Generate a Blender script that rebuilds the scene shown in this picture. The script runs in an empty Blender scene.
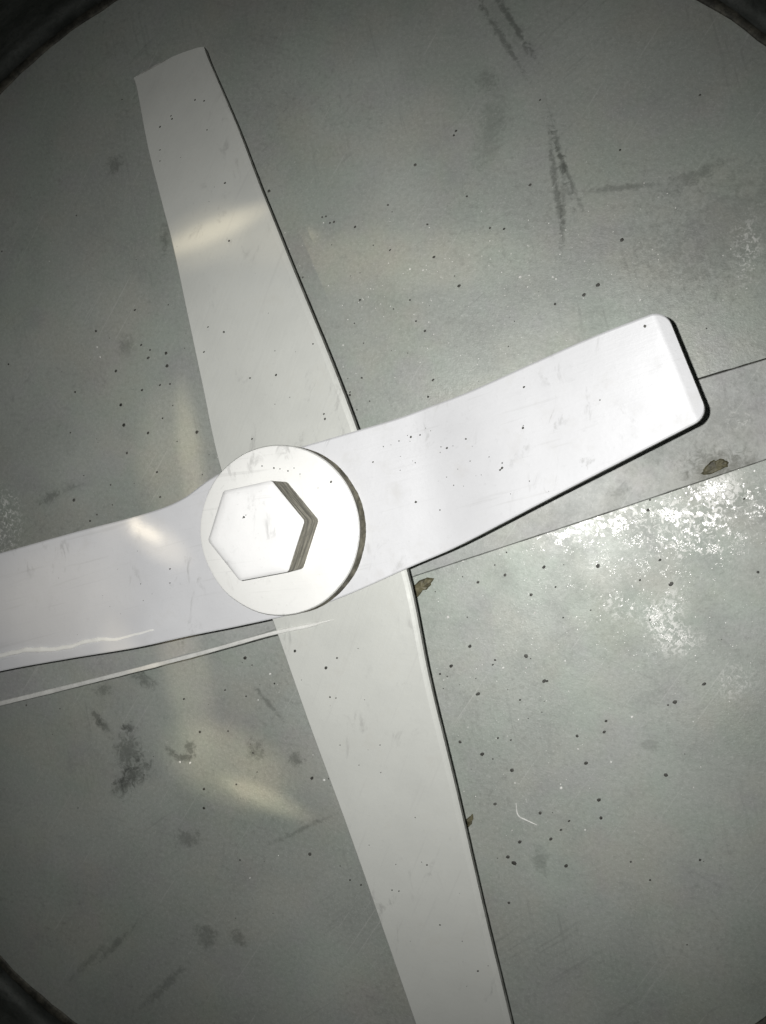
import bpy, bmesh, math, random
from mathutils import Vector, Matrix, noise
random.seed(7)
scene = bpy.context.scene
COL = scene.collection

# ------------------------------------------------------------ camera
CAM = Vector((0.16484, 0.02970, 0.47209))
ROT = Matrix(((0.96031, -0.10116, 0.25995), (0.09554, 0.99484, 0.03418), (-0.26207, -0.00798, 0.96502)))
FPX = 820.0
cd = bpy.data.cameras.new('camera'); cam = bpy.data.objects.new('camera', cd); COL.objects.link(cam)
cam.matrix_world = Matrix.Translation(CAM) @ ROT.to_4x4()
cd.sensor_fit = 'VERTICAL'; cd.sensor_height = 24.0; cd.lens = 24.0 * FPX / 1024.0
cd.clip_start = 0.01; cd.clip_end = 20
scene.camera = cam

# ------------------------------------------------------------ light
w = bpy.data.worlds.new('World'); scene.world = w; w.use_nodes = True
w.node_tree.nodes['Background'].inputs[0].default_value = (0.75, 0.95, 0.85, 1)
w.node_tree.nodes['Background'].inputs[1].default_value = 0.028

def at(px, py, z=0.0):
    d = ROT @ Vector(((px - 383) / FPX, (512 - py) / FPX, -1.0))
    return CAM + d * ((z - CAM.z) / d.z)

def spot(name, loc, target, power, angle, blend, radius, color, sx=1, sy=1, roll=None):
    l = bpy.data.lights.new(name, 'SPOT'); o = bpy.data.objects.new(name, l); COL.objects.link(o)
    l.energy = power; l.spot_size = math.radians(angle); l.spot_blend = blend
    l.shadow_soft_size = radius; l.color = color
    z = (Vector(loc) - Vector(target)).normalized()
    x = Vector(roll) if roll else Vector((1, 0, 0))
    x = (x - z * x.dot(z)).normalized(); y = z.cross(x)
    m = Matrix((x, y, z)).transposed().to_4x4()
    o.matrix_world = Matrix.Translation(loc) @ m @ Matrix.Diagonal((sx, sy, 1, 1))
    return o
RX = ROT.col[0]; RY = ROT.col[1]
FL = CAM - RX * 0.0120 + RY * 0.0048
# the phone's flash, a small lamp beside the lens
spot('phone_flash', FL, at(385, 535), 9.3, 96, 1.0, 0.0015, (1.0, 0.99, 0.965))
# added unseen warm spots, standing in for light reflected off the metal
def warm(px, py, z, qx, qy, L, W, power, col=(1, .86, .62)):
    a = at(px, py, z); b = at(qx, qy, z)
    loc = Vector((a.x - .05, a.y + .02, .62)); d = (loc - a).length
    hx, hy = L, W
    ang = 2 * math.degrees(math.atan(hx / d))
    spot('added_warm_spot', loc, a, power, ang, 1.0, 0.004, col, 1, hy / hx, b - a)
warm(216, 234, .045, 275, 208, .050, .009, 4.5)
warm(206, 240, .045, 250, 220, .038, .022, 2.0)
warm(360, 262, 0, 450, 258, .12, .026, 1.5)
warm(190, 455, 0, 203, 560, .062, .011, 3.0)
warm(172, 470, 0, 182, 560, .065, .032, 1.7)
warm(262, 797, 0, 320, 822, .040, .009, 5.5)
warm(225, 765, 0, 290, 791, .055, .032, 4.2)
warm(188, 680, 0, 204, 760, .060, .022, 2.5)
warm(148, 533, .062, 170, 545, .013, .0035, 9.0)
warm(134, 524, .062, 139, 541, .008, .0035, 6.0)
warm(155, 540, .062, 185, 560, .030, .012, 3.0)
warm(60, 600, .057, 120, 590, .07, .045, 1.2)

scene.view_settings.view_transform = 'Standard'; scene.view_settings.look = 'None'
scene.view_settings.gamma = 1; scene.view_settings.exposure = 0
scene.render.engine = 'CYCLES'

# ------------------------------------------------------------ materials
class NT:
    def __init__(s, name):
        s.m = bpy.data.materials.new(name); s.m.use_nodes = True
        s.t = s.m.node_tree; s.n = s.t.nodes; s.l = s.t.links
        s.p = s.n['Principled BSDF']
        s.tc = s.n.new('ShaderNodeTexCoord')
    def mp(s, scale=(1,1,1), rot=(0,0,0), loc=(0,0,0), src=None):
        a = s.n.new('ShaderNodeMapping'); a.inputs['Scale'].default_value = scale
        a.inputs['Rotation'].default_value = rot; a.inputs['Location'].default_value = loc
        s.l.new(src or s.tc.outputs['Object'], a.inputs[0]); return a.outputs[0]
    def aniso(s, sx, sy, rot):
        return s.mp((sx, sy, 1), src=s.mp((1, 1, 1), (0, 0, rot)))
    def noise(s, scale, detail=4, rough=.6, vec=None, dist=0):
        a = s.n.new('ShaderNodeTexNoise'); a.inputs['Scale'].default_value = scale
        a.inputs['Detail'].default_value = detail; a.inputs['Roughness'].default_value = rough
        a.inputs['Distortion'].default_value = dist
        s.l.new(vec or s.tc.outputs['Object'], a.inputs[0]); return a.outputs[0]
    def ramp(s, src, a, b, va=0.0, vb=1.0):
        r = s.n.new('ShaderNodeMapRange'); s.l.new(src, r.inputs[0])
        for i, v in enumerate((a, b, va, vb)): r.inputs[i + 1].default_value = v
        r.interpolation_type = 'SMOOTHSTEP'
        return r.outputs[0]
    def math(s, op, a, b=None, clamp=False):
        m = s.n.new('ShaderNodeMath'); m.operation = op; m.use_clamp = clamp
        for i, v in enumerate((a, b)):
            if v is None: continue
            if isinstance(v, (int, float)): m.inputs[i].default_value = v
            else: s.l.new(v, m.inputs[i])
        return m.outputs[0]
    def mix(s, f, a, b, mode='MIX'):
        m = s.n.new('ShaderNodeMix'); m.data_type = 'RGBA'; m.blend_type = mode
        for i, v in ((0, f), (6, a), (7, b)):
            if isinstance(v, (int, float)): m.inputs[i].default_value = v
            elif isinstance(v, tuple): m.inputs[i].default_value = (*v, 1)
            else: s.l.new(v, m.inputs[i])
        return m.outputs[2]
    def bump(s, h, strength, dist, normal=None):
        b = s.n.new('ShaderNodeBump'); b.inputs['Strength'].default_value = strength
        b.inputs['Distance'].default_value = dist; s.l.new(h, b.inputs['Height'])
        if normal: s.l.new(normal, b.inputs['Normal'])
        return b.outputs[0]
    def set(s, k, v):
        i = s.p.inputs[k]
        if isinstance(v, (int, float)): i.default_value = v
        elif isinstance(v, tuple): i.default_value = (*v, 1)
        else: s.l.new(v, i)
    def blob(s, p, rx, ry, ang, soft=.5, nz=None, amt=.6):
        """irregular patch mask, 1 inside"""
        v = s.mp(src=s.wp, scale=(1/rx, 1/ry, 1)) if False else None
        a = s.n.new('ShaderNodeVectorMath'); a.operation = 'SUBTRACT'
        s.l.new(s.tc.outputs['Object'], a.inputs[0]); a.inputs[1].default_value = (p.x, p.y, p.z)
        m = s.n.new('ShaderNodeMapping'); m.inputs['Rotation'].default_value = (0, 0, -ang)
        s.l.new(a.outputs[0], m.inputs[0])
        sc = s.n.new('ShaderNodeVectorMath'); sc.operation = 'MULTIPLY'
        s.l.new(m.outputs[0], sc.inputs[0]); sc.inputs[1].default_value = (1/rx, 1/ry, 0)
        ln = s.n.new('ShaderNodeVectorMath'); ln.operation = 'LENGTH'; s.l.new(sc.outputs[0], ln.inputs[0])
        d = ln.outputs['Value']
        if nz is not None:
            d = s.math('ADD', d, s.math('MULTIPLY', s.math('SUBTRACT', nz, .5), amt * 4))
        return s.ramp(d, 1 - soft, 1 + soft, 1, 0)

def floor_material(name, stains=(), chalk_and_glare=(), base=(.368, .392, .362), met=.26, radd=0):
    t = NT(name)
    big = t.noise(7, 3, .5); mid = t.noise(38, 5, .65); fine = t.noise(260, 4, .7); grit = t.noise(900, 2, .6)
    c = t.mix(t.ramp(big, .35, .65), tuple(v * .93 for v in base), tuple(v * 1.05 for v in base))
    warmth = t.noise(16, 3, .6, t.mp(loc=(3, 5, 1)))
    c = t.mix(t.ramp(warmth, .42, .7, 0, .35), c, (.42, .40, .34))
    c = t.mix(t.ramp(mid, .45, .75, 0, .24), c, (.20, .21, .205))
    patch = t.ramp(t.noise(13, 3, .6, t.mp(loc=(4, 8, 2))), .42, .62)
    f2 = t.noise(430, 5, .75, t.mp(loc=(1, 1, 1)))
    c = t.mix(t.math('MULTIPLY', t.ramp(fine, .5, .72, 0, .30), patch), c, (.14, .14, .13))
    c = t.mix(t.ramp(f2, .48, .68, 0, .26), c, (.20, .205, .19))
    c = t.mix(t.ramp(f2, .50, .32, 0, .22), c, (.55, .56, .54))
    c = t.mix(t.ramp(grit, .58, .68, 0, .32), c, (.55, .55, .53))
    # fine wiping scratches in two directions
    for r, k in ((-.75, .24), (1.25, .20), (.3, .12)):
        s = t.noise(75, 3, .65, t.aniso(.22, 4, r), dist=.25)
        gate = t.noise(11, 2, .5, t.mp(loc=(r * 7, 2, 0)))
        f = t.math('MULTIPLY', t.ramp(s, .56, .70, 0, k), t.ramp(gate, .5, .66))
        c = t.mix(f, c, (.15, .155, .15))
    s = t.noise(110, 2, .5, t.aniso(.12, 6, -1.1))
    c = t.mix(t.ramp(s, .66, .74, 0, .22), c, (.62, .62, .60))
    tint = t.noise(20, 3, .6, t.mp(loc=(9, 2, 4)))
    c = t.mix(t.ramp(tint, .45, .65, 0, .5), c, t.mix(1, c, (.93, 1.0, .95), 'MULTIPLY'))
    tint = t.noise(26, 3, .6, t.mp(loc=(2, 7, 4)))
    c = t.mix(t.ramp(tint, .5, .68, 0, .5), c, t.mix(1, c, (.98, .94, 1.0), 'MULTIPLY'))
    nz = t.noise(230, 4, .7, dist=.8); nb = t.noise(45, 4, .65, t.mp(loc=(1, 2, 3)))
    for (px, py, rx, ry, ang, k, col) in stains:
        c = t.mix(t.math('MULTIPLY', t.blob(at(px, py), rx * 1.15, ry * 1.2, ang, .8, nz, 1.15), k * .6), c, col)
    ch = None
    rough = t.math('ADD', t.ramp(mid, .3, .7, -.03, .04), t.ramp(big, .35, .65, .44 + radd, .60 + radd))
    pn = t.noise(330, 5, .75, dist=1.0)
    for (px, py, rx, ry, ang, k, lo) in chalk_and_glare:
        g = t.math('MULTIPLY', t.blob(at(px, py), rx, ry, ang, .75, nb, .5), t.ramp(pn, lo, lo + .1, 0, k))
        c = t.mix(g, c, (.86, .86, .83))
        ch = g if ch is None else t.math('MAXIMUM', ch, g)
    t.set('Base Color', c)
    if ch is not None:
        t.set('Metallic', t.math('SUBTRACT', met, t.math('MULTIPLY', ch, met * .7)))
    else: t.set('Metallic', met)
    t.set('Roughness', rough)
    h = t.math('ADD', t.math('MULTIPLY', fine, .6), t.math('MULTIPLY', grit, .35))
    n = t.bump(h, .35, .0005)
    n = t.bump(big, .2, .004, n)
    t.set('Normal', n)
    return t.m

D = (.045, .05, .042)
stains = [  # px, py, radius x, radius y, angle, amount, colour
    (128, 752, .006, .009, .2, .8, D), (133, 775, .009, .005, .9, .95, D), (122, 787, .006, .0035, .6, .7, D),
    (97, 718, .0045, .002, -.9, .8, D), (104, 727, .004, .002, -.6, .7, D), (129, 728, .0028, .002, 0, .9, D), (143, 679, .006, .0025, -.3, .75, D),
    (103, 690, .0045, .002, .3, .6, D), (183, 757, .005, .0018, .2, .9, D), (190, 748, .0025, .003, .5, .9, D), (171, 752, .003, .0018, -.5, .7, D),
    (141, 663, .004, .003, 0, .5, D), (188, 838, .006, .0035, .2, .6, D), (257, 750, .0042, .0042, 0, .7, D), (296, 759, .003, .003, 0, .75, D),
    (268, 703, .010, .0012, -.7, .6, D), (49, 498, .006, .0025, .5, .65, D), (70, 487, .005, .002, .3, .5, D),
    (561, 160, .016, .0012, -1.25, .8, D), (556, 185, .020, .0012, -1.35, .8, D), (568, 175, .016, .0010, -1.1, .7, D), (563, 205, .015, .001, -1.5, .6, D), (620, 188, .013, .0013, .1, .6, D), (505, 20, .017, .005, -.9, .25, D),
    (492, 130, .016, .005, 1.45, .35, D), (487, 80, .004, .004, 0, .4, D), (690, 178, .012, .0025, .5, .5, D), (730, 230, .03, .018, .6, .4, D),
    (500, 35, .017, .0012, -.95, .7, D), (512, 22, .017, .0012, -.95, .8, D), (205, 935, .005, .005, 0, .6, D), (238, 938, .003, .004, 1, .6, D), (115, 945, .012, .0015, .9, .55, D),
    (90, 960, .014, .0015, .9, .4, D), (165, 985, .016, .0018, .9, .5, D), (115, 165, .004, .004, 0, .6, D), (245, 390, .003, .003, 0, .6, D),
    (165, 236, .002, .007, 0, .6, D), (500, 410, .003, .003, 0, .3, D), (650, 745, .004, .002, 0, .4, D), (300, 830, .016, .001, .6, .5, D),
    (540, 860, .003, .005, .5, .5, D), (125, 345, .004, .004, 0, .5, D), (560, 300, .05, .02, .3, .15, D),
]
chalk_and_glare = [(700, 505, .026, .011, .35, 1, .50), (722, 487, .009, .006, .4, 1, .42), (690, 530, .026, .012, .3, .95, .52), (598, 520, .020, .007, .4, 1, .50),  # patches below the strip paint flash glare, the others are pale residue
         (575, 528, .016, .008, .4, .85, .52), (660, 545, .05, .018, .3, .5, .56), (664, 612, .012, .008, 1.2, .6, .47), (674, 640, .011, .007, .2, .6, .48),
         (628, 610, .016, .006, -.3, .45, .51), (735, 682, .009, .008, .4, .45, .50), (748, 250, .006, .016, .1, .5, .50), (5, 520, .012, .02, .2, .55, .50),
         (520, 290, .09, .03, .2, .22, .60), (525, 810, .03, .02, .2, .3, .60), (540, 640, .07, .04, .2, .22, .60)]
M_floor = floor_material('brushed_tank_steel', stains, chalk_and_glare)
M_strip = floor_material('strip_steel', [(712, 467, .010, .006, .3, .9, (.10, .10, .08)), (740, 463, .008, .003, .3, .6, (.10, .10, .08)), (700, 440, .02, .008, .3, .3, D), (620, 490, .004, .003, .2, .5, D)],
                         [(740, 420, .006, .004, 0, .4, .5)], (.40, .413, .398), .18, .08)

def blade_material(name, base=(.60, .60, .60), streak_rot=0.0, warm_dirt=.2, rough=.52):
    t = NT(name)
    big = t.noise(14, 3, .55); mid = t.noise(60, 5, .65); fine = t.noise(420, 3, .65)
    c = t.mix(t.ramp(big, .3, .7), tuple(v * .93 for v in base), base)
    c = t.mix(t.ramp(mid, .52, .8, 0, warm_dirt), c, (.40, .38, .33))
    sm = t.noise(120, 5, .7, t.mp((1, .45, 1), (0, 0, .5)), dist=.7)
    gate = t.noise(24, 2, .5, t.mp(loc=(5, 1, 2)))
    c = t.mix(t.math('MULTIPLY', t.ramp(sm, .55, .70, 0, .42), t.ramp(gate, .46, .62)), c, (.26, .26, .25))
    s = t.noise(80, 2, .6, t.aniso(.2, 5, -streak_rot))
    c = t.mix(t.ramp(s, .60, .74, 0, .16), c, (.38, .38, .37))
    c = t.mix(t.ramp(fine, .6, .75, 0, .12), c, (.3, .3, .29))
    t.set('Base Color', c); t.set('Metallic', .10)
    t.set('Roughness', t.ramp(mid, .3, .7, rough - .05, rough + .08))
    br = t.noise(230, 3, .6, t.aniso(.08, 3, -streak_rot))
    t.set('Normal', t.bump(big, .25, .003, t.bump(t.math('ADD', fine, br), .2, .0003)))
    return t.m
M_blade = blade_material('blade_steel', (.66, .665, .685), .35)
M_blade2 = blade_material('lower_blade_steel', (.545, .555, .525), 1.3)
M_hub = blade_material('washer_steel', (.90, .90, .88), .2, .06, .45)
M_bolt = blade_material('bolt_steel', (.92, .92, .92), .2, .04, .42)

def grime(name, a, b, scale=(1, 1, 1), rough=.6, met=.3):
    t = NT(name)
    n1 = t.noise(130, 5, .7, t.mp(scale)); n2 = t.noise(500, 3, .6)
    c = t.mix(t.ramp(n1, .35, .68), a, b); c = t.mix(t.ramp(n2, .5, .75, 0, .5), c, tuple(v * .4 for v in a))
    t.set('Base Color', c); t.set('Metallic', met); t.set('Roughness', rough)
    t.set('Normal', t.bump(n1, .4, .0005)); return t.m
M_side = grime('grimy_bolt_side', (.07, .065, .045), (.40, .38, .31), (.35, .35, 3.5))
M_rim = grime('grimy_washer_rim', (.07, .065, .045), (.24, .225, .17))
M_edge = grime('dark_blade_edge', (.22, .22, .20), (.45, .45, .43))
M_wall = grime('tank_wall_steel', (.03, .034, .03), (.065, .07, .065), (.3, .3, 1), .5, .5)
M_ring = grime('caked_grime', (.03, .03, .025), (.10, .095, .075))
M_dark = grime('dark_dirt', (.03, .03, .025), (.09, .09, .08), met=0)
M_flake = grime('brown_flake', (.04, .037, .02), (.17, .155, .09), met=0)
M_white = grime('pale_grain', (.65, .65, .62), (.9, .9, .87), met=0)
M_glare = grime('flash_glare_grain', (.85, .85, .82), (.97, .97, .95), met=.35, rough=.4)  # pale grains that carry the flash sparkle in their colour
t = NT('painted_edge_glint'); t.set('Base Color', (.97, .97, .94)); t.set('Roughness', .35); t.set('Metallic', .2); t.set('Normal', t.bump(t.noise(300), .4, .0004)); M_glint = t.m  # near-white colour puts a glint on the blade edge
t = NT('pale_light_streak'); t.set('Base Color', (.93, .93, .9)); t.set('Roughness', .22)  # see-through body for the line of reflected light
n = t.noise(120, 3, .6); t.set('Alpha', t.ramp(n, .3, .7, .5, .78)); M_streak = t.m

# ------------------------------------------------------------ helpers
def link(name, bm, mats, parent=None, smooth=False, label=None, kind=None):
    bm.normal_update()
    for e in bm.edges:
        if len(e.link_faces) == 2 and e.calc_face_angle(0) > .6: e.smooth = False
    me = bpy.data.meshes.new(name); bm.to_mesh(me); bm.free()
    for m in (mats if isinstance(mats, (list, tuple)) else [mats]): me.materials.append(m)
    if smooth:
        for p in me.polygons: p.use_smooth = True
    o = bpy.data.objects.new(name, me); COL.objects.link(o)
    if parent: o.parent = parent
    if label: o['label'] = label
    if kind: o['kind'] = kind
    return o

def lathe(bm, prof, seg=160, cx=0, cy=0, mat=0, mats=None):
    rings = []
    for r, z in prof:
        rings.append([bm.verts.new((cx + r * math.cos(2 * math.pi * k / seg), cy + r * math.sin(2 * math.pi * k / seg), z)) for k in range(seg)])
    for i in range(len(rings) - 1):
        for k in range(seg):
            f = bm.faces.new((rings[i][k], rings[i][(k + 1) % seg], rings[i + 1][(k + 1) % seg], rings[i + 1][k]))
            f.material_index = mats[i] if mats else mat
            f.smooth = True
    return rings

# ------------------------------------------------------------ the tank
TC = (-.0129, -.0042); TR = .3820
bm = bmesh.new()
rs = [TR - .012, .33, .27, .20, .13, .06]
rings = lathe(bm, [(r, 0) for r in rs], 200, *TC)
bm.faces.new(rings[-1]); bmesh.ops.recalc_face_normals(bm, faces=bm.faces)
o = link('tank_floor', bm, M_floor); o['kind'] = 'structure'; o['label'] = 'round scuffed grey steel floor of the tank'
bm = bmesh.new()
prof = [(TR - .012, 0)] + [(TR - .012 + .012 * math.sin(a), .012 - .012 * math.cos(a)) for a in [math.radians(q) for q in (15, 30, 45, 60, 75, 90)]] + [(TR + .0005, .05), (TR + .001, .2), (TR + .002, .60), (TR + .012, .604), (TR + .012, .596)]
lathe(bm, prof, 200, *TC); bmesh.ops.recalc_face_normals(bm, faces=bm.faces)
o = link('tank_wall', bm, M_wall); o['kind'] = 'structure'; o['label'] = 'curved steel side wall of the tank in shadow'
# caked ring and weld bead round the foot of the wall
bm = bmesh.new()
seg = 260; prof = []
for k in range(9): prof.append((math.cos(math.pi * k / 8), math.sin(math.pi * k / 8)))
R_ = []
for i in range(seg):
    a = 2 * math.pi * i / seg; ring = []
    wv = .0022 * (1 + .35 * noise.noise(Vector((math.cos(a) * 9, math.sin(a) * 9, 0))))
    for (u, v) in prof:
        r = TR - .0125 + wv * u * 1.3 + .0008 * noise.noise(Vector((math.cos(a) * 30, math.sin(a) * 30, 3)))
        ring.append(bm.verts.new((TC[0] + r * math.cos(a), TC[1] + r * math.sin(a), .0002 + wv * .55 * v)))
    R_.append(ring)
for i in range(seg):
    for k in range(8): bm.faces.new((R_[i][k], R_[(i + 1) % seg][k], R_[(i + 1) % seg][k + 1], R_[i][k + 1]))
bmesh.ops.recalc_face_normals(bm, faces=bm.faces)
o = link('tank_floor_weld', bm, M_ring, smooth=True); o['kind'] = 'structure'; o['label'] = 'dark dirt-caked weld round the foot of the tank wall'

# lapped strip across the floor
def strip_edges():
    up = [(-40, 602), (285, 505), (703, 377.5), (766, 358.5), (800, 348)]
    lo = [(-40, 716), (135, 673), (270, 632), (410, 578), (590, 519), (766, 460), (800, 448)]
    return up, lo
up, lo = strip_edges()
def resample(pts, n):
    P = [at(x, y, .002) for x, y in pts]
    # extend both ends towards the wall
    P[0] = P[0] + (P[0] - P[1]).normalized() * .001
    L = [0]
    for i in range(1, len(P)): L.append(L[-1] + (P[i] - P[i - 1]).length)
    out = []
    for k in range(n):
        s = L[-1] * k / (n - 1); i = 1
        while i < len(L) - 1 and L[i] < s: i += 1
        f = (s - L[i - 1]) / (L[i] - L[i - 1]); out.append(P[i - 1].lerp(P[i], f))
    return out
N = 60
A = resample(up, N); B = resample(lo, N)
bm = bmesh.new(); rows = []
for i in range(N):
    a, b = A[i].copy(), B[i].copy(); d = (b - a).normalized()
    b = b + d * .0004 * noise.noise(Vector((i * .7, 0, 0)))
    row = [Vector((a.x, a.y, .0)), Vector((a.x, a.y, .0012)), a + d * .0008]
    row[2].z = .0017
    for f in (.25, .5, .75):
        q = a.lerp(b, f); q.z = .0017; row.append(q)
    q = b - d * .0007; q.z = .0017; row.append(q)
    row.append(Vector((b.x, b.y, .0012))); row.append(Vector((b.x, b.y, 0)))
    rows.append([bm.verts.new(v) for v in row])
for i in range(N - 1):
    for k in range(8): bm.faces.new((rows[i][k], rows[i + 1][k], rows[i + 1][k + 1], rows[i][k + 1]))
for r_ in (rows[0], rows[-1]): bm.faces.new(r_)
bmesh.ops.recalc_face_normals(bm, faces=bm.faces)
o = link('floor_strip', bm, M_strip); o['kind'] = 'structure'; o['label'] = 'flat steel strip lapped across the tank floor under the blades'

# dark grime caught along both edges of the strip (on the floor)
bm = bmesh.new()
def grime_line(P, side, wid, i0, i1):
    prev = None
    for i in range(i0, i1):
        for j in range(4):
            f = j / 4; p = P[i].lerp(P[i + 1], f); d = (P[i + 1] - P[i]).normalized(); nrm = Vector((-d.y, d.x, 0)) * side
            wv = wid * (.5 + .9 * abs(noise.noise(p * 90)) + .6 * max(0, noise.noise(p * 25)))
            a = p - nrm * .0004; b = p + nrm * wv
            va = bm.verts.new((a.x, a.y, .0019)) ; vb = bm.verts.new((b.x, b.y, .0004))
            if prev: bm.faces.new((prev[0], va, vb, prev[1]))
            prev = (va, vb)
grime_line(A, 1, .0007, 40, N - 1); grime_line(B, -1, .00015, 30, N - 1)
bmesh.ops.recalc_face_normals(bm, faces=bm.faces)
g = link('seam_grime', bm, M_dark); g['kind'] = 'stuff'; g['label'] = 'thin line of dark grime packed along the edges of the floor strip'; g['category'] = 'grime'

# ------------------------------------------------------------ the mixer impeller
imp = bpy.data.objects.new('mixer_impeller', None); COL.objects.link(imp)
imp['label'] = 'four-armed white-grey steel mixing blade held by a big hex bolt over the tank floor'
imp['category'] = 'impeller'

def catmull(P, n):
    out = []
    m = len(P)
    for i in range(m - 1):
        p0 = P[max(i - 1, 0)]; p1 = P[i]; p2 = P[i + 1]; p3 = P[min(i + 2, m - 1)]
        for k in range(n):
            t_ = k / n
            out.append(.5 * ((2 * p1) + (p2 - p0) * t_ + (2 * p0 - 5 * p1 + 4 * p2 - p3) * t_ ** 2 + (3 * p1 - p0 - 3 * p2 + p3) * t_ ** 3))
    out.append(P[-1]); return out

def blade(name, secs, th, parent, mat, bevL=(.0008, .0005), bevR=(.0025, .0008), capround=(0, 0), tipdrop=(0, 0), n=8, label=None, bulge=0):
    """secs: (left px, left py, z, right px, right py, z) from one end of the bar to the other.
    capround / tipdrop: corner radius and chamfer drop at the first and last end."""
    Lp = catmull([at(s[0], s[1], s[2]) for s in secs], n)
    Rp = catmull([at(s[3], s[4], s[5]) for s in secs], n)
    m = len(Lp)
    # finer steps at rounded ends
    def insert_end(L, R, first, rad):
        if rad <= 0: return L, R, None
        a, b = (0, 1) if first else (-1, -2)
        dl = (L[b] - L[a]); dr = (R[b] - R[a]); 
        k0 = 1
        # drop sections closer than rad
        Ls, Rs = L[:], R[:]
        if not first: Ls.reverse(); Rs.reverse()
        L0, R0 = Ls[0], Rs[0]
        while len(Ls) > 2 and ((Ls[1] + Rs[1]) / 2 - (L0 + R0) / 2).length < rad * 1.05: Ls.pop(1); Rs.pop(1)
        ul = (Ls[1] - L0); ur = (Rs[1] - R0); ll = ul.length; lr = ur.length
        newL, newR = [], []
        for q in range(0, 8):
            ph = math.pi / 2 * q / 8
            adv = rad * (1 - math.cos(ph)); ins = rad * (1 - math.sin(ph))
            a_ = L0 + ul * (adv / ll); b_ = R0 + ur * (adv / lr); w_ = (b_ - a_).normalized()
            newL.append(a_ + w_ * ins); newR.append(b_ - w_ * ins)
        newL.append(L0 + ul * (rad / ll)); newR.append(R0 + ur * (rad / lr))
        Ls = newL + Ls[1:]; Rs = newR + Rs[1:]
        if not first: Ls.reverse(); Rs.reverse()
        return Ls, Rs, None
    Lp, Rp, _ = insert_end(Lp, Rp, True, capround[0]); Lp, Rp, _ = insert_end(Lp, Rp, False, capround[1])
    m = len(Lp)
    C = [(Lp[i] + Rp[i]) / 2 for i in range(m)]
    dist = [0]
    for i in range(1, m): dist.append(dist[-1] + (C[i] - C[i - 1]).length)
    bm = bmesh.new(); rings = []
    for i in range(m):
        a, b = Lp[i], Rp[i]; u = (b - a); wdt = u.length; u.normalize()
        tang = (C[min(i + 1, m - 1)] - C[max(i - 1, 0)]).normalized()
        nrm = u.cross(tang).normalized()
        if nrm.z < 0: nrm = -nrm
        drop = 0
        for (dd, dh), s in ((tipdrop[0] if tipdrop[0] else (0, 0), dist[i]), (tipdrop[1] if tipdrop[1] else (0, 0), dist[-1] - dist[i])):
            if dd and s < dd: drop += dh * (1 - s / dd)
        bl = min(bevL[0], wdt * .2); br = min(bevR[0], wdt * .2)
        pts = [(0, -th), (0, -bevL[1]), (bl * .45, -bevL[1] * .38), (bl, 0)]
        for f in (.15, .3, .45, .6, .75, .88): pts.append((bl + (wdt - bl - br) * f, 0))
        pts += [(wdt - br, 0), (wdt - br * .4, -bevR[1] * .45), (wdt, -bevR[1]), (wdt, -th)]
        ring = []
        for (x, y) in pts:
            dz = -drop if y > -th * .9 else 0
            p = a + u * x + nrm * (y + dz)
            if i == 0 and bulge: p -= tang * bulge * (1 - (2 * x / wdt - 1) ** 2)
            p += nrm * .00025 * noise.noise(p * 35)
            ring.append(bm.verts.new(p))
        rings.append(ring)
    K = len(rings[0])
    for i in range(m - 1):
        for k in range(K):
            f = bm.faces.new((rings[i][k], rings[i + 1][k], rings[i + 1][(k + 1) % K], rings[i][(k + 1) % K]))
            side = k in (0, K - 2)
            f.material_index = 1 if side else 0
            f.smooth = 3 <= k <= K - 5
    for r_ in (rings[0], rings[-1]):
        f = bm.faces.new(r_); f.material_index = 1
    bmesh.ops.recalc_face_normals(bm, faces=bm.faces)
    return link(name, bm, [mat, M_edge], parent, label=label)

TH = .005
# the upper bar: left arm (off the frame) through the hub to the raised right arm
zt = .0618
upper = [
    (-130, 590, .056, -110, 690, .053), (-60, 570, .057, -50, 684, .054), (0, 553, .0585, 2, 671, .0555), (75, 532, .0605, 68, 659, .0590),
    (140, 515, zt, 135, 648, zt), (180, 500, zt, 190, 636, zt), (222, 472, zt, 240, 626, zt), (290, 450, zt, 300, 612, zt),
    (355, 431, zt, 352, 593, zt), (398, 418, zt, 408, 568, zt), (428, 407, .0630, 452, 549, .0630), (470, 391, .0690, 500, 524.5, .0690),
    (530, 364, .0765, 560, 493, .0765), (595, 335.5, .086, 630, 457, .086), (664, 309, .095, 708, 417, .095)]
ub = blade('blade', upper, TH, imp, M_blade, (.0010, .0006), (.0008, .0005), (0, .0062), (0, (.0052, .0024)), label='upper blade bar with a raised round-cornered right arm')
lower_z = zt - TH - .0003
zl = lower_z
lower = [
    (133, 78, .030, 203, 46, .030), (137, 92, .0315, 209, 62, .0315), (148, 150, .038, 235, 122, .038), (162, 205, .045, 254, 172, .045), (172, 243, .0495, 269, 210, .0495), (184, 300, .0530, 293, 270, .0530),
    (202, 385, .0555, 326, 350, .0555), (218, 460, zl, 353, 420, zl), (245, 545, zl, 378, 495, zl), (274, 625, zl, 407, 573, zl),
    (311, 730, .054, 429, 680, .054), (348, 830, .049, 455, 787, .049), (380, 922, .043, 481, 900, .043), (412, 1014, .036, 508, 1012, .036), (446, 1110, .029, 532, 1114, .029)]
lb = blade('blade', lower, TH, imp, M_blade2, (.0005, .0004), (.0030, .0009), (0, 0), bulge=.0022, label='lower blade bar lying across under the upper one, arms sloping down')

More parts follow.
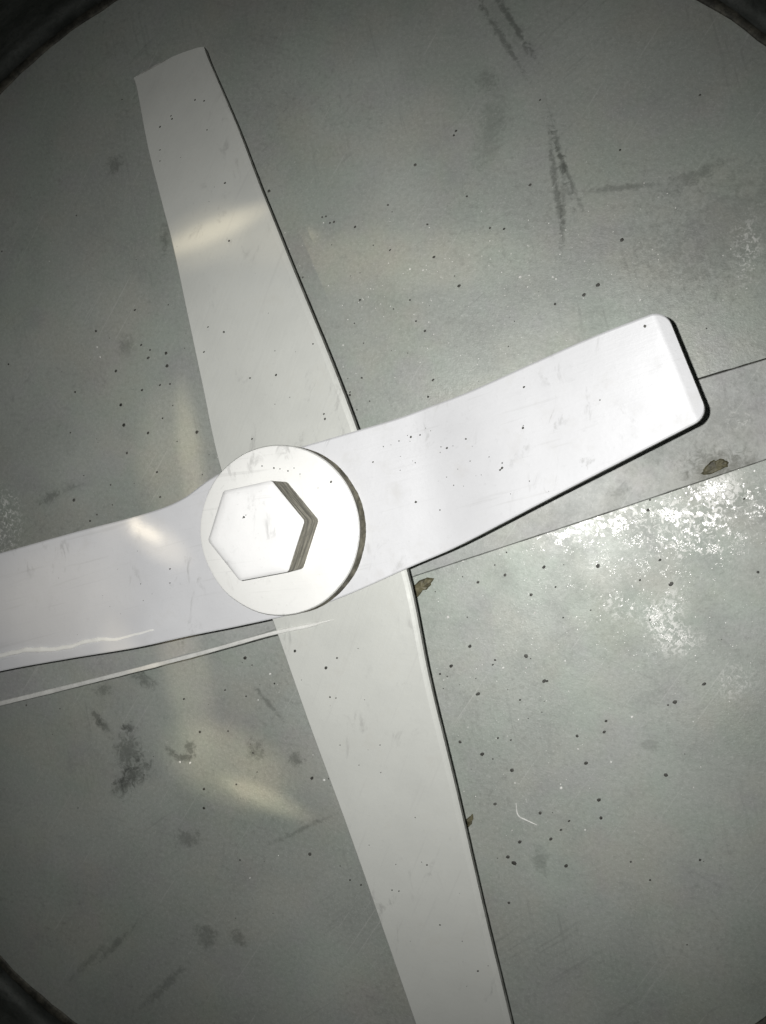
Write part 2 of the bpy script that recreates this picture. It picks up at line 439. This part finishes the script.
# near-white ridge that paints the glint along the lower edge of the left arm
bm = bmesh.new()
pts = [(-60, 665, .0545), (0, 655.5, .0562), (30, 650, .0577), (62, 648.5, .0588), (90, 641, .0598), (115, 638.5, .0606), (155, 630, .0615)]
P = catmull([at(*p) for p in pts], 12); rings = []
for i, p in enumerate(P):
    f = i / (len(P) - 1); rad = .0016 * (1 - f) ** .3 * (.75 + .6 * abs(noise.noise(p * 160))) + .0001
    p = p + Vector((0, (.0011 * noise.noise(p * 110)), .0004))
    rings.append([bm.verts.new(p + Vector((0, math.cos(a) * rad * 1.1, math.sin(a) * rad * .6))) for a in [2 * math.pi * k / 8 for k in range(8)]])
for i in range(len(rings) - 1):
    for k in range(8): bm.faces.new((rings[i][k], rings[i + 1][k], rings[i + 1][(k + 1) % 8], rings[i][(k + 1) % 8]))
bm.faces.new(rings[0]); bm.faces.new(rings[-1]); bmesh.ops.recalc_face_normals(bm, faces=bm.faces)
glint = link('edge_glint', bm, M_glint, ub, smooth=True, label='painted glint, a ragged bright ridge along the left arm')

# washer
RW = .0451; ZW = .0701
bm = bmesh.new()
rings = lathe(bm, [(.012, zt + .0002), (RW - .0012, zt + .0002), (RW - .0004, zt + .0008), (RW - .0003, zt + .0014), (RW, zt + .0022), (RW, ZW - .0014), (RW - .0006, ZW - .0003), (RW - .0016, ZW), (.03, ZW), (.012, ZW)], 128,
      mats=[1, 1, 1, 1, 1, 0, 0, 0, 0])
for ri, ring in enumerate(rings):
    for v in ring:
        v.co += Vector((v.co.x, v.co.y, 0)).normalized() * .0003 * noise.noise(v.co * 60)
bmesh.ops.recalc_face_normals(bm, faces=bm.faces)
wsh = link('washer', bm, [M_hub, M_rim], imp, label='wide round steel washer with a grimy rim')

# hex bolt head
BX, BY, RB = -.0030, 0, .0268
ZB = .0925; ang0 = 1.34194
bm = bmesh.new()
def hexring(r, z, rnd=.0):
    out = []
    for k in range(6):
        a = ang0 - k * math.pi / 3
        a2 = ang0 - (k + 1) * math.pi / 3
        p = Vector((r * math.cos(a), r * math.sin(a), z)); q = Vector((r * math.cos(a2), r * math.sin(a2), z))
        for f in (rnd, .25, .5, .75, 1 - rnd): out.append(bm.verts.new(p.lerp(q, f) + Vector((BX, BY, 0))))
    return out
hr = [hexring(RB, ZW + .0002, .03), hexring(RB, ZW + .008, .03), hexring(RB, ZB - .0016, .03), hexring(RB - .0003, ZB - .0012, .035), hexring(RB - .0022, ZB - .0004, .06), hexring(RB - .0060, ZB, .09), hexring(RB * .5, ZB + .0002, .06)]
for i in range(len(hr) - 1):
    n_ = len(hr[0])
    for k in range(n_):
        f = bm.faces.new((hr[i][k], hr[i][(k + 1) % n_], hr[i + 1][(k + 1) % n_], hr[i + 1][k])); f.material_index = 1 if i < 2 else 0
        f.smooth = i >= 2
bm.faces.new(hr[-1]); bm.faces.new(hr[0])
bmesh.ops.recalc_face_normals(bm, faces=bm.faces)
blt = link('hex_bolt', bm, [M_bolt, M_side], imp, label='large hexagonal bolt head with grimy flats')
# grime packed round the foot of the washer, thickest on one side
bm = bmesh.new(); rr_ = []
for i in range(200):
    a = 2 * math.pi * i / 200; c_ = max(0, math.cos(a - .05)) ** 1.1
    wd = .0003 + .0015 * c_ * (.85 + .3 * noise.noise(Vector((math.cos(a) * 4, math.sin(a) * 4, 1))) + .15 * noise.noise(Vector((math.cos(a) * 40, math.sin(a) * 40, 1)))); wd = max(.0002, wd)
    hgt = .0004 + .0035 * c_
    ring = []
    for (u, v) in ((0, 1), (.35, .62), (.7, .25), (1, 0)):
        r = RW - .0003 + wd * u; ring.append(bm.verts.new((r * math.cos(a), r * math.sin(a), zt + .00015 + hgt * v)))
    rr_.append(ring)
for i in range(200):
    for k in range(3): bm.faces.new((rr_[i][k], rr_[(i + 1) % 200][k], rr_[(i + 1) % 200][k + 1], rr_[i][k + 1]))
bmesh.ops.recalc_face_normals(bm, faces=bm.faces)
o = link('packed_grime', bm, M_rim, wsh, smooth=True); o['kind'] = 'stuff'
# shaft and hub boss under the blades
bm = bmesh.new()
lathe(bm, [(.0, .0), (.026, .0005), (.026, .020), (.019, .024), (.019, lower_z - TH - .0006), (.0, lower_z - TH - .0006)], 48)
bmesh.ops.remove_doubles(bm, verts=bm.verts, dist=1e-5); bmesh.ops.recalc_face_normals(bm, faces=bm.faces)
link('shaft', bm, M_edge, imp)

# ------------------------------------------------------------ specks, grains, flakes
def speck(bm, p, nrm, r, h=.35, seg=7):
    nrm = nrm.normalized(); u = nrm.orthogonal().normalized(); v = nrm.cross(u)
    e = random.uniform(.7, 1.0); a0 = random.random() * 6.28
    base = []; mid = []
    for k in range(seg):
        a = a0 + 2 * math.pi * k / seg; rr = r * random.uniform(.8, 1.15)
        d = u * math.cos(a) * rr + v * math.sin(a) * rr * e
        base.append(bm.verts.new(p + d)); mid.append(bm.verts.new(p + d * .6 + nrm * r * h * .8))
    top = bm.verts.new(p + nrm * r * h)
    for k in range(seg):
        bm.faces.new((base[k], base[(k + 1) % seg], mid[(k + 1) % seg], mid[k])); bm.faces.new((mid[k], mid[(k + 1) % seg], top))

UP = Vector((0, 0, 1))
dark = [(456,131,2),(504,229,2),(434,257,1.8),(459,286,2.2),(598,285,2.6),(584,295,2),(622,240,2),(555,304,1.8),(433,380,2.2),(269,191,2),(334,222,2),(330,223,1),(355,227,2),
 (135,310,2.2),(141,345,2),(148,358,2),(166,353,2),(167,366,2),(142,390,2.2),(160,385,1.8),(170,384,1.8),(121,405,2),(75,392,1.8),(124,425,2.4),(148,433,2.2),(127,453,2),(197,432,2.3),(74,500,2.2),(157,472,1.6),(160,497,1.6),(90,521,1.8),(96,331,1.6),
 (150,350,1.4),(205,352,2.2),(116,371,2.4),(245,658,2.2),(184,699,2),(200,732,2),(204,789,2.2),(204,808,1.8),(228,731,1.5),(312,778,2.4),(295,642,2.2),(225,690,1.6),(252,640,1.4),(310,854,2),(150,662,1.5),
 (598,566,2.4),(544,567,2.2),(478,582,2),(531,595,2),(451,666,2.3),(526,656,2.2),(478,694,2.3),(440,674,2),(544,681,2.2),(547,681,1.8),(671,584,2.6),(704,684,2.2),(675,702,2.6),(668,705,1.4),(604,732,2.4),
 (460,742,2.2),(482,754,2.3),(512,770,2.8),(586,763,2),(599,800,2.4),(666,775,2.3),(540,813,2.2),(569,821,1.8),(495,804,2.2),(551,839,2),(508,857,2.2),(514,863,2.4),(566,866,2.4),(520,842,2),(509,903,2.2),(601,818,1.8),(561,830,1.6),
 (577,736,1.5),(606,721,1.5),(511,740,1.4),(498,738,1.6),(520,700,1.4),(495,660,1.6),(470,646,2),(505,575,1.6),(648,510,2),(650,500,1.6),(660,560,1.8),(640,580,1.4),(758,572,2),(415,165,1.8),(388,205,1.6),(620,150,1.2),(540,100,1.2),(490,228,1.8),
 (300,352,2),(287,346,1.6),(345,402,1.6),(530,185,1.6),(700,95,1.3),(390,250,1.4),(410,300,1.4),(360,300,1.3),(425,331,1.4),(350,395,1.6),(240,860,1.3),(350,880,1.4),(650,620,1.2),(700,860,1.5),(650,880,1.5)]
bm = bmesh.new(); wall_r = TR - .02
for x, y, r in dark: speck(bm, at(x, y, .0001), UP, r * random.uniform(.00042, .00062), .15)
for i in range(420):   # scatter of very small ones, thicker towards the middle of the tank
    a = random.random() * 6.283; rr = abs(random.gauss(0, .14))
    p = Vector((rr * math.cos(a), rr * math.sin(a), .0001))
    if (p - Vector((*TC, 0))).length < wall_r: speck(bm, p, UP, random.choice((.0003, .0004, .0005, .0007)), .25, 6)
o = link('dark_specks', bm, M_dark); o['kind'] = 'stuff'; o['category'] = 'dirt'; o['label'] = 'tiny black dirt specks scattered over the tank floor'

bm = bmesh.new()
wl = [(520,277,3),(553,277,1.6),(449,670,0),(535,613,2),(503,668,2),(526,668,2),(448,617,2.4),(632,717,2.2),(561,788,2.4),(611,762,1.8),(463,561,2),(578,749,1.6),(515,783,1.5),(585,830,1.6),(180,762,2),(190,763,2.4),(324,780,2),(270,674,2),(258,700,1.6),
      (100,357,1.5),(218,457,2.4),(97,347,1.4),(410,269,1.8),(556,279,1.5),(343,345,1.4),(423,270,1.6),(250,878,1.6),(640,300,1.4),(565,661,1.6),(640,540,1.5),(475,556,1.6),(428,700,1.4)]
for x, y, r in wl:
    if r: speck(bm, at(x, y, .0001), UP, r * .00042, .5)
for i in range(600):
    x = random.gauss(530, 130); y = random.choice((random.gauss(300, 50), random.gauss(620, 120)))
    if x > 770 or y > 1010: continue
    speck(bm, at(x, y, .0001), UP, random.choice((.0002, .0003, .00045)), .5, 5)
# short pale hair-like shaving
def tube(bm, pts, r, seg=6):
    P = catmull([at(*p) for p in pts], 6); rings = []
    for i, p in enumerate(P):
        tng = (P[min(i + 1, len(P) - 1)] - P[max(0, i - 1)]).normalized(); u = UP.cross(tng).normalized(); v = tng.cross(u)
        rr = r * (.55 + .45 * math.sin(math.pi * (i + .5) / len(P)))
        rings.append([bm.verts.new(p + u * math.cos(a) * rr + v * math.sin(a) * rr) for a in [2 * math.pi * k / seg for k in range(seg)]])
    for i in range(len(rings) - 1):
        for k in range(seg): bm.faces.new((rings[i][k], rings[i + 1][k], rings[i + 1][(k + 1) % seg], rings[i][(k + 1) % seg]))
    bm.faces.new(rings[0]); bm.faces.new(rings[-1])
o = link('pale_grains', bm, M_white); o['kind'] = 'stuff'; o['category'] = 'residue'; o['label'] = 'tiny white residue grains scattered over the tank floor'
bm = bmesh.new(); tube(bm, [(516, 803, .0004), (518, 815, .0012), (526, 820, .0006), (537, 825, .0004)], .00042)
o = link('metal_shaving', bm, M_white); o['category'] = 'shaving'; o['label'] = 'thin white curled shaving on the floor right of the lower arm'

# bright grains that paint in the flash sparkle beside the strip on the right
bm = bmesh.new()
def sparkle(px, py, sx, sy, ang, num, rmax, thr=.0):
    c = at(px, py); n_ = 0; tries = 0
    while n_ < num and tries < num * 12:
        tries += 1
        u, v = random.gauss(0, sx), random.gauss(0, sy)
        p = Vector((c.x + u * math.cos(ang) - v * math.sin(ang), c.y + u * math.sin(ang) + v * math.cos(ang), .0001))
        if noise.noise(p * 130) + .8 * noise.noise(p * 420) < thr + .12: continue
        # keep off the strip
        q = B[30:]
        near = min(q, key=lambda b: (b.x - p.x) ** 2); 
        if p.y > near.y - .0004: continue
        speck(bm, p, UP, (.13 + .32 * random.random() ** 3) * rmax, .18, 6); n_ += 1
sparkle(705, 505, .013, .006, .3, 950, .0020, .12); sparkle(700, 525, .013, .008, .3, 700, .0016, .12); sparkle(712, 489, .0028, .0018, .3, 260, .0022, -.6)
sparkle(598, 522, .010, .0045, .4, 1000, .0016, .05); sparkle(572, 531, .012, .004, .4, 600, .0014, .05); sparkle(650, 545, .026, .011, .3, 800, .0010, .1)
sparkle(664, 606, .0045, .005, .2, 200, .0011, .0); sparkle(673, 637, .005, .003, .2, 200, .0011, .05); sparkle(632, 610, .008, .002, -.3, 200, .001, .1)
sparkle(620, 600, .05, .03, .3, 500, .0009, .1)
o = link('glare_grains', bm, M_glare); o['kind'] = 'stuff'; o['category'] = 'residue'; o['label'] = 'flash glare built as bright white grains on the floor below the strip at the right'

# blade specks (parts of the blades)
from mathutils.bvhtree import BVHTree
def on_blade(ob, lst, name='dirt_specks'):
    me = ob.data; T = BVHTree.FromPolygons([v.co for v in me.vertices], [tuple(p.vertices) for p in me.polygons]); bm = bmesh.new()
    for x, y, r in lst:
        d = (at(x, y, 0) - CAM).normalized(); h = T.ray_cast(CAM, d)
        if h[0] is None: continue
        nn = h[1] if h[1].z > 0 else -h[1]
        speck(bm, h[0] + nn * .00005, nn, r * random.uniform(.00028, .0004), .12)
    o = link(name, bm, M_dark, ob); o['kind'] = 'stuff'
def rnd(x0, y0, x1, y1, n_, r=(.6, 1.3), sp=25):
    out = []
    for i in range(n_):
        f = random.random(); out.append((x0 + (x1 - x0) * f + random.gauss(0, sp), y0 + (y1 - y0) * f + random.gauss(0, sp), random.uniform(*r)))
    return out
on_blade(lb, [(204,101,1.6),(160,127,2.4),(171,116,1.8),(172,119,1.8),(195,100,1.6),(207,130,1.6),(225,183,2),(160,150,1.4),(160,161,1.4),(229,241,2),(204,352,2.3),(250,378,2),(276,375,1.8),(224,332,1.8),(325,419,2.4),(324,414,1.8),(313,344,1.6),(208,327,1.4),
   (295,651,2.6),(326,668,3),(337,658,2),(330,697,1.6),(252,439,1.8),(313,800,1.4),(478,971,2.4),(440,925,1.8),(392,890,1.6),(399,891,1.6),(336,698,1.6),(380,745,1.4),(427,865,1.4)] + rnd(160, 100, 300, 420, 12, (.5, 1), 22) + rnd(330, 640, 460, 980, 18, (.5, 1.1), 28))
on_blade(ub, [(447,448,2),(466,439,1.8),(420,435,1.6),(523,428,1.8),(524,387,1.8),(416,502,1.8),(411,437,2),(373,462,1.8),(340,470,1.4),(345,485,1.8),(645,326,2),(500,470,2.2),(502,468,2),(440,510,1.2),(399,441,1.3),(170,569,1.8),(170,583,1.2),(500,373,1.3),(600,400,1)] + rnd(390, 430, 520, 480, 30, (.5, 1.1), 24) + rnd(60, 600, 160, 570, 10, (.5, .9), 20))
on_blade(wsh, [(331,482,2.2),(274,468,1.4),(280,469,1.4),(288,471,1.6),(294,468,1),(262,466,1.2),(300,474,1.2),(318,488,1)], 'dirt_specks')
on_blade(blt, [(244,517,1.6),(246,515,1.2),(243,518,1)], 'dirt_specks')

# brown flakes
def flake(name, poly, z, th, label, mat=M_flake, lift=.0):
    bm = bmesh.new(); P0 = [at(x, y, z) for x, y in poly]; P = []
    for k, p in enumerate(P0):
        q = P0[(k + 1) % len(P0)]; L_ = (q - p).length
        for f in (0, .33, .66): P.append(p.lerp(q, f) + Vector((random.gauss(0, .06), random.gauss(0, .06), 0)) * L_)
    c = sum(P, Vector()) / len(P)
    bot = [bm.verts.new((p.x, p.y, z)) for p in P]; top = [bm.verts.new(c + (p - c) * .82 + Vector((0, 0, th * random.uniform(.6, 1.3)))) for p in P]
    ct = bm.verts.new(c + Vector((0, 0, th * 1.5)))
    for k in range(len(P)):
        j = (k + 1) % len(P); bm.faces.new((bot[k], bot[j], top[j], top[k])); bm.faces.new((top[k], top[j], ct))
    bm.faces.new(bot); bmesh.ops.recalc_face_normals(bm, faces=bm.faces)
    o = link(name, bm, mat); o['label'] = label; o['category'] = 'debris'
flake('debris_flake', [(409, 588), (418, 581), (427, 577), (434, 578), (431, 585), (424, 591), (417, 597), (412, 600)], .0004, .0012, 'brown leaf-like flake beside the lower arm just under the upper blade')
flake('debris_flake', [(465, 822), (470, 816), (473, 814), (473, 820), (470, 826), (467, 828)], .0004, .0008, 'small brown flake against the right edge of the lower arm')
flake('debris_flake', [(701, 474), (706, 466), (713, 460), (724, 459), (729, 463), (727, 467), (718, 471), (708, 475)], .0019, .0006, 'dull brown flake lying on the edge of the floor strip at the right')

# line of reflected light across the lower arm, shaped as a translucent streak
bm = bmesh.new()
pts = [(-40, 713, .0070), (0, 703.5, .014), (60, 689, .022), (130, 671.5, .0335), (200, 653.5, .0445), (270, 634, .0565), (305, 626.5, .0585), (334, 619.5, .0595)]
P = catmull([at(*p) for p in pts], 6); rings = []
for i, p in enumerate(P):
    f = i / (len(P) - 1); rad = .0019 * (1 - .55 * f) * (.85 + .3 * abs(noise.noise(p * 60)))
    if f > .88: rad *= max(.12, (1 - f) / .12)
    tng = (P[min(i + 1, len(P) - 1)] - P[max(0, i - 1)]).normalized(); u = UP.cross(tng).normalized(); v = tng.cross(u)
    rings.append([bm.verts.new(p + u * math.cos(a) * rad + v * math.sin(a) * rad * .5) for a in [2 * math.pi * k / 10 for k in range(10)]])
for i in range(len(rings) - 1):
    for k in range(10): bm.faces.new((rings[i][k], rings[i + 1][k], rings[i + 1][(k + 1) % 10], rings[i][(k + 1) % 10]))
bm.faces.new(rings[0]); bm.faces.new(rings[-1]); bmesh.ops.recalc_face_normals(bm, faces=bm.faces)
o = link('light_streak', bm, M_streak, smooth=True); o['category'] = 'streak'; o['label'] = 'reflected light shaped as a long thin see-through strand running from the left over the lower arm'
